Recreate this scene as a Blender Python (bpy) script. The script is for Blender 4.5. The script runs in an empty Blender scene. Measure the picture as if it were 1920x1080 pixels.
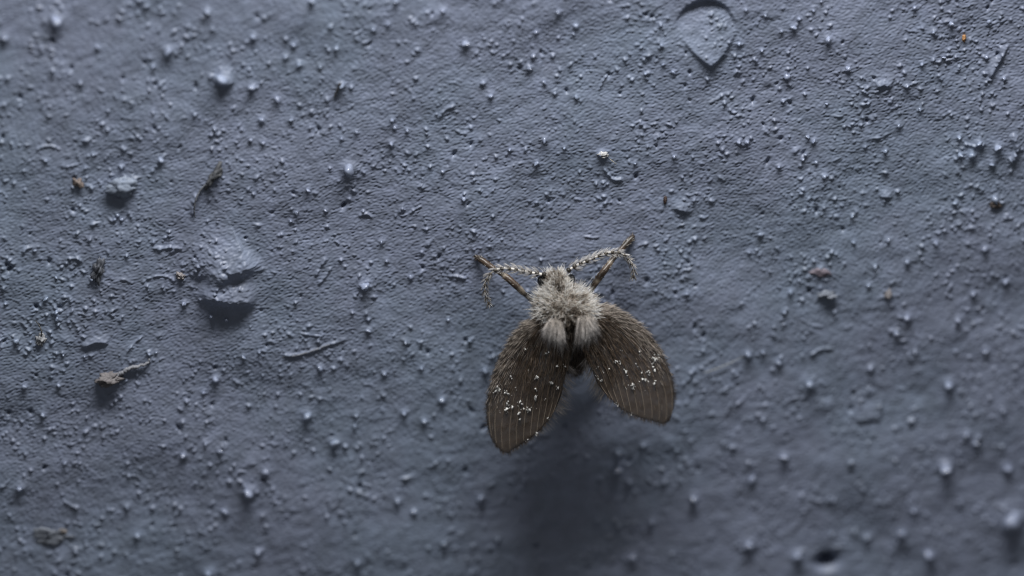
# A tiny moth fly resting on a blue-grey painted wall, macro view.  1 unit = 1 mm.
import bpy, math, random
import numpy as np
from mathutils import Vector, Matrix, noise as mnoise

random.seed(7)
rng = np.random.default_rng(11)
scene = bpy.context.scene
COL = scene.collection
scene.unit_settings.scale_length = 0.001

# ------------------------------------------------------------------ camera
DIST, FRAME_W = 150.0, 19.2
TILT = math.radians(20.0)
D = Vector((math.sin(TILT) * 0.25, math.cos(TILT), -math.sin(TILT) * 0.97)).normalized()
CAM = -D * DIST
RIGHT = D.cross(Vector((0, 0, 1))).normalized()
UP = RIGHT.cross(D).normalized()
cam_data = bpy.data.cameras.new("camera")
cam = bpy.data.objects.new("camera", cam_data)
COL.objects.link(cam)
cam.matrix_world = Matrix.Translation(CAM) @ Matrix((RIGHT, UP, -D)).transposed().to_4x4()
cam_data.sensor_width = 36.0
cam_data.lens = 36.0 * DIST / FRAME_W
cam_data.clip_start, cam_data.clip_end = 1.0, 1000.0
scene.camera = cam


def P(px, py, h=0.0):
    """The point h in front of the wall plane seen at photo pixel (px, py)."""
    k = FRAME_W / 1920.0 / DIST
    v = D + RIGHT * ((px - 960) * k) + UP * ((540 - py) * k)
    t = (-h - CAM.y) / v.y
    return CAM + v * t


cam_data.dof.use_dof = True
cam_data.dof.focus_distance = (P(960, 345, 0.0) - CAM).dot(D)
cam_data.dof.aperture_fstop = cam_data.lens * 1e-3 / (DIST * 0.054)

# ------------------------------------------------------------------ world and lamps
world = bpy.data.worlds.new("World")
scene.world = world
world.use_nodes = True
bg = world.node_tree.nodes["Background"]
bg.inputs[0].default_value = (0.95, 0.97, 1.0, 1)
bg.inputs[1].default_value = 0.10

ld = bpy.data.lights.new("softbox_lamp", 'AREA')
ld.shape = 'RECTANGLE'
ld.size, ld.size_y = 30.0, 6.0
ld.energy = 24300.0
ld.color = (1.0, 0.985, 0.97)
lamp = bpy.data.objects.new("softbox_lamp", ld)
COL.objects.link(lamp)
lamp.location = (1.2, -12.5, 36.7)
lamp.rotation_euler = (Vector((0, 0, 0.5)) - lamp.location).to_track_quat('-Z', 'Y').to_euler()

scene.view_settings.view_transform = 'Standard'
scene.view_settings.look = 'None'
scene.view_settings.exposure = 0.0
scene.view_settings.gamma = 1.0
scene.cycles.use_denoising = True
scene.cycles.filter_width = 1.1
scene.cycles.max_bounces = 12
scene.cycles.diffuse_bounces = 10
scene.cycles.transparent_max_bounces = 12


# ------------------------------------------------------------------ helpers
def lin(r, g, b):
    f = lambda c: (c / 255 / 12.92) if c / 255 <= 0.04045 else ((c / 255 + 0.055) / 1.055) ** 2.4
    return (f(r), f(g), f(b))


def link(name, mesh, mat=None, parent=None, **props):
    o = bpy.data.objects.new(name, mesh)
    COL.objects.link(o)
    if mat is not None and mesh is not None and not mesh.materials:
        mesh.materials.append(mat)
    if parent is not None:
        o.parent = parent
    for k, v in props.items():
        o[k] = v
    return o


def mesh_np(name, verts, faces, smooth=True, tint=None):
    """verts (n,3); faces: list of (k,4|3) int arrays."""
    me = bpy.data.meshes.new(name)
    verts = np.asarray(verts, dtype=np.float32)
    me.vertices.add(len(verts))
    me.vertices.foreach_set("co", verts.ravel())
    tot = sum(f.size for f in faces)
    nf = sum(len(f) for f in faces)
    me.loops.add(tot)
    me.loops.foreach_set("vertex_index", np.concatenate([f.ravel() for f in faces]).astype(np.int32))
    me.polygons.add(nf)
    sizes = np.concatenate([np.full(len(f), f.shape[1]) for f in faces])
    starts = np.concatenate([[0], np.cumsum(sizes)[:-1]])
    me.polygons.foreach_set("loop_start", starts.astype(np.int32))
    me.polygons.foreach_set("use_smooth", np.full(nf, smooth))
    me.update(calc_edges=True)
    me.validate()
    if tint is not None:
        a = me.attributes.new("tint", 'FLOAT_COLOR', 'POINT')
        c = np.ones((len(verts), 4), dtype=np.float32)
        c[:, :3] = tint
        a.data.foreach_set("color", c.ravel())
    return me


def nodes(name):
    m = bpy.data.materials.new(name)
    m.use_nodes = True
    nt = m.node_tree
    return m, nt, nt.nodes["Principled BSDF"]


def tint_material(name, rough=0.5, translucent=0.0, spec=0.4, sheen=0.0):
    m, nt, b = nodes(name)
    at = nt.nodes.new("ShaderNodeAttribute")
    at.attribute_name = "tint"
    nt.links.new(at.outputs["Color"], b.inputs["Base Color"])
    b.inputs["Roughness"].default_value = rough
    b.inputs["Specular IOR Level"].default_value = spec
    if sheen:
        b.inputs["Sheen Weight"].default_value = sheen
    if translucent:
        tr = nt.nodes.new("ShaderNodeBsdfTranslucent")
        nt.links.new(at.outputs["Color"], tr.inputs["Color"])
        mx = nt.nodes.new("ShaderNodeMixShader")
        mx.inputs[0].default_value = translucent
        nt.links.new(b.outputs[0], mx.inputs[1])
        nt.links.new(tr.outputs[0], mx.inputs[2])
        nt.links.new(mx.outputs[0], nt.nodes["Material Output"].inputs[0])
    return m


def norm(a):
    return a / (np.linalg.norm(a, axis=-1, keepdims=True) + 1e-9)


def strands(name, root, dirs, length, width, bend, c0, c1, segs=3):
    """Tapered three-sided hairs. root, dirs, bend (n,3); length, width (n,); c0, c1 (n,3)."""
    n = len(root)
    dirs = norm(dirs)
    ref = np.tile(np.array([[0.3, 1.0, 0.2]]), (n, 1))
    s1 = norm(np.cross(dirs, ref))
    s2 = norm(np.cross(dirs, s1))
    vs, cs = [], []
    for k in range(segs):
        t = k / segs
        c = root + dirs * (length * t)[:, None] + bend * (length * t * t)[:, None]
        w = (width * 0.5 * (1 - 0.75 * t ** 1.5))[:, None]
        for j in range(3):
            a = 2 * math.pi * j / 3
            vs.append(c + w * (math.cos(a) * s1 + math.sin(a) * s2))
            cs.append(c0 * (1 - t) + c1 * t)
    vs.append(root + dirs * length[:, None] + bend * length[:, None])
    cs.append(c1)
    per = 3 * segs + 1
    V = np.stack(vs, 1).reshape(-1, 3)
    Cc = np.stack(cs, 1).reshape(-1, 3)
    q, t3 = [], []
    for k in range(segs - 1):
        for j in range(3):
            j2 = (j + 1) % 3
            q.append((3 * k + j, 3 * k + j2, 3 * k + 3 + j2, 3 * k + 3 + j))
    for j in range(3):
        t3.append((3 * (segs - 1) + j, 3 * (segs - 1) + (j + 1) % 3, 3 * segs))
    off = (np.arange(n) * per)[:, None, None]
    Q = (np.array(q)[None] + off).reshape(-1, 4)
    T = (np.array(t3)[None] + off).reshape(-1, 3)
    return mesh_np(name, V, [Q, T], True, Cc)


def smooth_path(pts, n):
    """Catmull-Rom through pts (k,d) resampled to n points by arc length."""
    p = np.asarray(pts, dtype=float)
    q = np.vstack([2 * p[0] - p[1], p, 2 * p[-1] - p[-2]])
    out = []
    for i in range(1, len(q) - 2):
        for t in np.linspace(0, 1, 24, endpoint=False):
            a, b, c, d = q[i - 1], q[i], q[i + 1], q[i + 2]
            out.append(0.5 * (2 * b + (c - a) * t + (2 * a - 5 * b + 4 * c - d) * t * t + (3 * b - a - 3 * c + d) * t ** 3))
    out.append(p[-1])
    out = np.array(out)
    s = np.concatenate([[0], np.cumsum(np.linalg.norm(np.diff(out, axis=0), axis=1))])
    u = np.linspace(0, s[-1], n)
    return np.stack([np.interp(u, s, out[:, k]) for k in range(p.shape[1])], 1)


def tube(name, path, rad, sides=8, tint=None, squash=None):
    """A closed tube along path (n,3) with radii (n,)."""
    path = np.asarray(path, float)
    n = len(path)
    tan = norm(np.gradient(path, axis=0))
    ref = np.array([0.13, 1.0, 0.21])
    a1 = norm(np.cross(tan, ref[None]))
    a2 = norm(np.cross(a1, tan))
    ang = np.arange(sides) * 2 * math.pi / sides
    sq = 1.0 if squash is None else squash
    ring = path[:, None] + rad[:, None, None] * (np.cos(ang)[None, :, None] * a1[:, None] + sq * np.sin(ang)[None, :, None] * a2[:, None])
    V = np.vstack([ring.reshape(-1, 3), path[:1], path[-1:]])
    i = np.arange(n - 1)[:, None] * sides
    j = np.arange(sides)[None]
    j2 = (j + 1) % sides
    Q = np.stack([i + j, i + j2, i + sides + j2, i + sides + j], -1).reshape(-1, 4)
    jj = np.arange(sides)
    T0 = np.stack([np.full(sides, n * sides), (jj + 1) % sides, jj], 1)
    e = (n - 1) * sides
    T1 = np.stack([np.full(sides, n * sides + 1), e + jj, e + (jj + 1) % sides], 1)
    tt = None
    if tint is not None:
        tt = np.vstack([np.repeat(tint, sides, axis=0), tint[:1], tint[-1:]])
    return mesh_np(name, V, [Q, np.vstack([T0, T1])], True, tt)


def lump_mesh(name, subdiv=2, rough=0.25, freq=1.3, seed=0, tint=None, flat=False):
    """A uneven pebble of unit radius."""
    import bmesh
    bm = bmesh.new()
    bmesh.ops.create_icosphere(bm, subdivisions=subdiv, radius=1.0)
    for v in bm.verts:
        p = v.co.copy()
        f = mnoise.noise(p * freq + Vector((seed * 7.3, 1.7 * seed, 3.1))) * rough
        f += mnoise.noise(p * freq * 2.7 + Vector((seed * 3.1, 9.2, seed))) * rough * 0.5
        f += mnoise.noise(p * freq * 6.0 + Vector((seed, 4.2, seed * 2.3))) * rough * 0.35
        v.co = p * (1 + f)
    me = bpy.data.meshes.new(name)
    bm.to_mesh(me)
    bm.free()
    me.polygons.foreach_set("use_smooth", np.full(len(me.polygons), not flat))
    if tint is not None:
        a = me.attributes.new("tint", 'FLOAT_COLOR', 'POINT')
        c = np.ones((len(me.vertices), 4), dtype=np.float32)
        r = np.random.default_rng(seed).uniform(0.75, 1.2, (len(c), 1))
        c[:, :3] = np.array(tint)[None] * r
        a.data.foreach_set("color", c.ravel())
    return me


# ------------------------------------------------------------------ materials of the wall
def paint_material():
    m, nt, b = nodes("blue_grey_wall_paint")
    N, L = nt.nodes, nt.links
    geo = N.new("ShaderNodeNewGeometry")
    n1 = N.new("ShaderNodeTexNoise")
    n1.inputs["Scale"].default_value = 0.27
    n1.inputs["Detail"].default_value = 4
    n1.inputs["Roughness"].default_value = 0.62
    L.new(geo.outputs["Position"], n1.inputs["Vector"])
    r1 = N.new("ShaderNodeValToRGB")
    r1.color_ramp.elements[0].position, r1.color_ramp.elements[1].position = 0.44, 0.62
    r1.color_ramp.elements[0].color = (0.213, 0.247, 0.340, 1)
    r1.color_ramp.elements[1].color = (0.203, 0.250, 0.338, 1)
    L.new(n1.outputs["Fac"], r1.inputs["Fac"])
    n2 = N.new("ShaderNodeTexNoise")
    n2.inputs["Scale"].default_value = 3.2
    n2.inputs["Detail"].default_value = 5
    L.new(geo.outputs["Position"], n2.inputs["Vector"])
    r2 = N.new("ShaderNodeValToRGB")
    r2.color_ramp.elements[0].position, r2.color_ramp.elements[1].position = 0.3, 0.75
    r2.color_ramp.elements[0].color = (0.82, 0.815, 0.80, 1)
    r2.color_ramp.elements[1].color = (1.08, 1.08, 1.10, 1)
    L.new(n2.outputs["Fac"], r2.inputs["Fac"])
    mx = N.new("ShaderNodeMix")
    mx.data_type, mx.blend_type = 'RGBA', 'MULTIPLY'
    mx.inputs[0].default_value = 1.0
    L.new(r1.outputs[0], mx.inputs[6])
    L.new(r2.outputs[0], mx.inputs[7])
    L.new(mx.outputs[2], b.inputs["Base Color"])
    n3 = N.new("ShaderNodeTexNoise")
    n3.inputs["Scale"].default_value = 26.0
    n3.inputs["Detail"].default_value = 3
    L.new(geo.outputs["Position"], n3.inputs["Vector"])
    bump = N.new("ShaderNodeBump")
    bump.inputs["Strength"].default_value = 0.35
    bump.inputs["Distance"].default_value = 0.006
    L.new(n3.outputs["Fac"], bump.inputs["Height"])
    L.new(bump.outputs[0], b.inputs["Normal"])
    mr = N.new("ShaderNodeMapRange")
    mr.inputs[3].default_value, mr.inputs[4].default_value = 0.40, 0.56
    L.new(n2.outputs["Fac"], mr.inputs[0])
    L.new(mr.outputs[0], b.inputs["Roughness"])
    b.inputs["Specular IOR Level"].default_value = 0.5
    return m


PAINT = paint_material()
GRAIN = PAINT.copy()          # grit under the same paint, a little shinier, colour lifted to look lit
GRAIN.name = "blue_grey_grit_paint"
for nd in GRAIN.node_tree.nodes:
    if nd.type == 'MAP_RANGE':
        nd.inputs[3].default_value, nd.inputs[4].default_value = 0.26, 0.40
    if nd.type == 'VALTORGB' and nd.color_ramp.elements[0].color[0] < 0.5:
        for el in nd.color_ramp.elements:      # brightness of the lit grain tops put into the whole colour
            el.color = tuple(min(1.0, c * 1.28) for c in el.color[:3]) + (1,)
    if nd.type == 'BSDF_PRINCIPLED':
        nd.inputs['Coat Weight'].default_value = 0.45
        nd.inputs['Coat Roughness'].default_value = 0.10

# ------------------------------------------------------------------ the wall: a height field on a graded grid
STEP = 0.0165
X0, X1, Z0, Z1 = -11.0, 11.0, -6.7, 6.7
GX = int(round((X1 - X0) / STEP))
GZ = int(round((Z1 - Z0) / STEP))
GX += GX % 2
GZ += GZ % 2
SX, SZ = (X1 - X0) / GX, (Z1 - Z0) / GZ
xs = X0 + np.arange(GX) * SX
zs = Z0 + np.arange(GZ) * SZ
H = np.zeros((GZ, GX), dtype=np.float64)


def band_noise(lo, hi, seed, aniso=1.0, angle=0.0, power=0.0):
    """Periodic gaussian field whose wavelengths lie between lo and hi mm; rms 1."""
    r = np.random.default_rng(seed)
    w = np.fft.rfft2(r.standard_normal((GZ, GX)))
    kx = np.fft.rfftfreq(GX, SX)[None]
    kz = np.fft.fftfreq(GZ, SZ)[:, None]
    ca, sa = math.cos(angle), math.sin(angle)
    u = (kx * ca + kz * sa) * aniso
    v = -kx * sa + kz * ca
    k = np.sqrt(u * u + v * v) + 1e-9
    f = np.exp(-(np.log(k * math.sqrt(lo * hi)) / math.log(hi / lo)) ** 2 * 2.5) * k ** power
    f[0, 0] = 0
    n = np.fft.irfft2(w * f, s=(GZ, GX))
    return n / n.std()


H += 0.0034 * band_noise(0.045, 0.105, 1, 1.7, math.radians(14))
H += 0.0028 * band_noise(0.16, 0.5, 2, 1.6, math.radians(20))
H += 0.0050 * band_noise(0.6, 1.6, 3, 1.3, math.radians(15))
H += 0.0200 * band_noise(2.0, 5.0, 4)
patch = band_noise(1.2, 3.5, 5)
lumpy = band_noise(0.15, 0.7, 8)
wr = band_noise(0.12, 0.35, 6, 2.2, math.radians(25))
H += 0.003 * np.maximum(0, 1 - np.abs(wr) / 0.16) * np.clip(patch * 0.6 + 0.35, 0, 1)


def win(x, z, r):
    i0, i1 = max(0, int((x - r - X0) / SX)), min(GX, int((x + r - X0) / SX) + 2)
    j0, j1 = max(0, int((z - r - Z0) / SZ)), min(GZ, int((z + r - Z0) / SZ) + 2)
    return i0, i1, j0, j1


def bump(x, z, r, h, ax=1.0, ang=0.0, p=2.0):
    R = r * max(ax, 1) * 3.0
    i0, i1, j0, j1 = win(x, z, R)
    if i1 <= i0 or j1 <= j0:
        return
    dx = xs[None, i0:i1] - x
    dz = zs[j0:j1, None] - z
    u = (dx * math.cos(ang) + dz * math.sin(ang)) / ax
    v = -dx * math.sin(ang) + dz * math.cos(ang)
    d = np.sqrt(u * u + v * v) / r
    H[j0:j1, i0:i1] += h * np.exp(-d ** p)


def WP(px, py):
    p = P(px, py)
    return p.x, p.z


def polyline_field(pts, reach, n=40):
    """Signed distance to a smooth polyline (positive on its left) and the fraction along it."""
    w = np.array([WP(*q) for q in pts])
    path = smooth_path(w, n)
    lo, hi = path.min(0) - reach, path.max(0) + reach
    i0, i1 = max(0, int((lo[0] - X0) / SX)), min(GX, int((hi[0] - X0) / SX) + 2)
    j0, j1 = max(0, int((lo[1] - Z0) / SZ)), min(GZ, int((hi[1] - Z0) / SZ) + 2)
    gx, gz = np.meshgrid(xs[i0:i1], zs[j0:j1])
    best = np.full(gx.shape, 1e9)
    num, den = np.zeros(gx.shape), np.full(gx.shape, 1e-12)
    sd = np.zeros(gx.shape)
    fr = np.zeros(gx.shape)
    for k in range(n - 1):
        a, b = path[k], path[k + 1]
        ab = b - a
        t = np.clip(((gx - a[0]) * ab[0] + (gz - a[1]) * ab[1]) / (ab @ ab), 0, 1)
        ex, ez = gx - a[0] - ab[0] * t, gz - a[1] - ab[1] * t
        d = np.hypot(ex, ez)
        m = d < best
        side = np.sign(ab[0] * ez - ab[1] * ex)
        best = np.where(m, d, best)
        sd = np.where(m, d * side, sd)
        fr = np.where(m, (k + t) / (n - 1), fr)
        w2 = np.exp(-(d / 0.16) ** 2) + 1e-6 / (1e-4 + d ** 4)
        num += w2 * (k + t) / (n - 1)
        den += w2
    fr = np.where(best > 0.05, num / den, fr) if n > 60 else fr
    return (slice(j0, j1), slice(i0, i1)), sd, fr


def scarp(pts, h, L, edge=0.025, ends=0.18):
    """A ledge: the ground rises towards the line on its left side and drops off on the right."""
    sl, sd, fr = polyline_field(pts, L * 3)
    prof = np.clip(np.minimum(fr, 1 - fr) / ends, 0, 1)
    prof = prof * prof * (3 - 2 * prof)
    wob = 1 + 0.035 * lumpy[sl]
    f = np.where(sd > 0, np.exp(-(sd / L) ** 1.8), np.exp(-(sd / edge) ** 2))
    H[sl] += h * prof * wob * f


def blister(pts, p0, p1, h0, h1, edge=0.03):
    """A loose flake: a closed outline that is sunk at p0 and lifted at p1."""
    sl, sd, fr = polyline_field(pts, 0.3, 90)
    m = 1 / (1 + np.exp(np.clip(sd / (edge * 0.4), -30, 30)))
    a, b = np.array(WP(*p0)), np.array(WP(*p1))
    gx, gz = np.meshgrid(xs[sl[1]], zs[sl[0]])
    t = np.clip(((gx - a[0]) * (b - a)[0] + (gz - a[1]) * (b - a)[1]) / ((b - a) @ (b - a)), 0, 1)
    H[sl] += m * (h0 * (1 - t) ** 1.5 + h1 * t ** 1.6)


def ridge(pts, h, w):
    sl, sd, fr = polyline_field(pts, w * 4)
    prof = np.clip(np.minimum(fr, 1 - fr) / 0.15, 0, 1)
    wob = 1 + 0.3 * lumpy[sl]
    H[sl] += h * prof * wob * np.exp(-(sd / w) ** 2)


# the folded lump of paint left of the fly, the loose flake top right, small ledges
scarp([(392, 540), (404, 520), (424, 506), (450, 500), (470, 494), (490, 480)], 0.24, 0.50, 0.17, 0.35)
scarp([(366, 542), (395, 552), (420, 556), (450, 558), (487, 557)], 0.23, 0.40, 0.18, 0.28)
blister([(1268, 40), (1285, 16), (1310, 4), (1335, 3), (1360, 14), (1376, 40), (1378, 60), (1368, 84), (1352, 106), (1333, 123), (1315, 113), (1297, 97), (1281, 78), (1269, 58), (1268, 40)],
        (1325, 0), (1332, 124), -0.11, 0.12)
blister([(1862, 100), (1876, 90), (1889, 87), (1880, 108), (1868, 128), (1857, 144), (1853, 128), (1862, 100)], (1852, 104), (1880, 124), 0.0, 0.13)
scarp([(1254, 392), (1268, 392), (1284, 397), (1300, 403)], 0.075, 0.12, 0.02, 0.5)
scarp([(1645, 372), (1660, 369), (1676, 372)], 0.07, 0.10, 0.02, 0.5)
scarp([(1640, 163), (1655, 158), (1672, 162)], 0.06, 0.12, 0.02)
scarp([(1600, 790), (1630, 786), (1655, 788)], 0.05, 0.4, 0.03)
scarp([(150, 652), (180, 640), (205, 645)], 0.06, 0.1, 0.02)
scarp([(400, 150), (420, 156), (440, 152)], 0.10, 0.2, 0.03)
ridge([(525, 668), (560, 664), (590, 656), (615, 646), (645, 638)], 0.035, 0.03)
ridge([(360, 405), (362, 380), (368, 362)], 0.04, 0.03)
ridge([(1130, 310), (1138, 325), (1150, 336), (1168, 336)], 0.045, 0.03)
ridge([(275, 467), (300, 465), (330, 466), (345, 470)], 0.025, 0.03)
ridge([(1325, 195), (1355, 180), (1365, 170)], 0.018, 0.03)
ridge([(40, 478), (50, 466), (75, 462)], 0.04, 0.03)
ridge([(1895, 250), (1905, 270), (1903, 292), (1896, 302)], 0.09, 0.05)
ridge([(590, 520), (600, 500), (612, 480)], 0.03, 0.03)
ridge([(595, 535), (608, 520), (622, 500)], 0.03, 0.03)
ridge([(1700, 790), (1715, 788)], 0.05, 0.04)

# random fine grit, clustered, in the height field
def density(x, z):
    i = int((x - X0) / SX) % GX
    j = int((z - Z0) / SZ) % GZ
    return patch[j, i]


cnt = 0
while cnt < 9500:
    x, z = rng.uniform(X0, X1), rng.uniform(Z0, Z1)
    if rng.random() > 0.20 + 0.36 * density(x, z) + 0.28 * (abs(x) / 10) ** 2:
        continue
    cnt += 1
    r = 0.013 + 0.017 * rng.random() ** 2.5
    bump(x, z, r, r * rng.uniform(0.5, 2.0), rng.uniform(1.0, 1.9), rng.uniform(0, 3.14))
for _ in range(130):
    x, z = rng.uniform(X0, X1), rng.uniform(Z0, Z1)
    r = rng.uniform(0.024, 0.042)
    bump(x, z, r, r * rng.uniform(0.35, 1.1), rng.uniform(1.0, 1.8), rng.uniform(-0.4, 0.9))
for _ in range(150):          # broad soft swellings and shallow dents
    x, z = rng.uniform(X0, X1), rng.uniform(Z0, Z1)
    bump(x, z, rng.uniform(0.08, 0.2), rng.uniform(-0.025, 0.035), rng.uniform(1, 1.8), rng.uniform(0, 3.1))
for _ in range(170):          # thin upright nibs with long shadows
    x, z = rng.uniform(X0, X1), rng.uniform(Z0, Z1)
    r = rng.uniform(0.016, 0.028)
    bump(x, z, r, r * rng.uniform(2.2, 4.2), rng.uniform(1.0, 1.6), rng.uniform(0, 3.1))
bump(*WP(1550, 1052), 0.13, -0.45, 1.3, 0.2)
for _ in range(240):          # small dark pinholes
    x, z = rng.uniform(X0, X1), rng.uniform(Z0, Z1)
    r = rng.uniform(0.018, 0.04)
    bump(x, z, r, -r * rng.uniform(1.5, 3.0), rng.uniform(1.0, 2.0), rng.uniform(0.8, 2.2))
for _ in range(55):          # short worm-like wrinkles
    px, py = rng.uniform(0, 1920), rng.uniform(0, 1080)
    a = rng.uniform(-0.5, 1.1)
    l = rng.uniform(8, 26)
    c = rng.uniform(-8, 8)
    ca, sa = math.cos(a), -math.sin(a)
    ridge([(px - ca * l, py - sa * l), (px + sa * c, py - ca * c), (px + ca * l, py + sa * l)], rng.uniform(0.012, 0.035), rng.uniform(0.014, 0.028))

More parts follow.
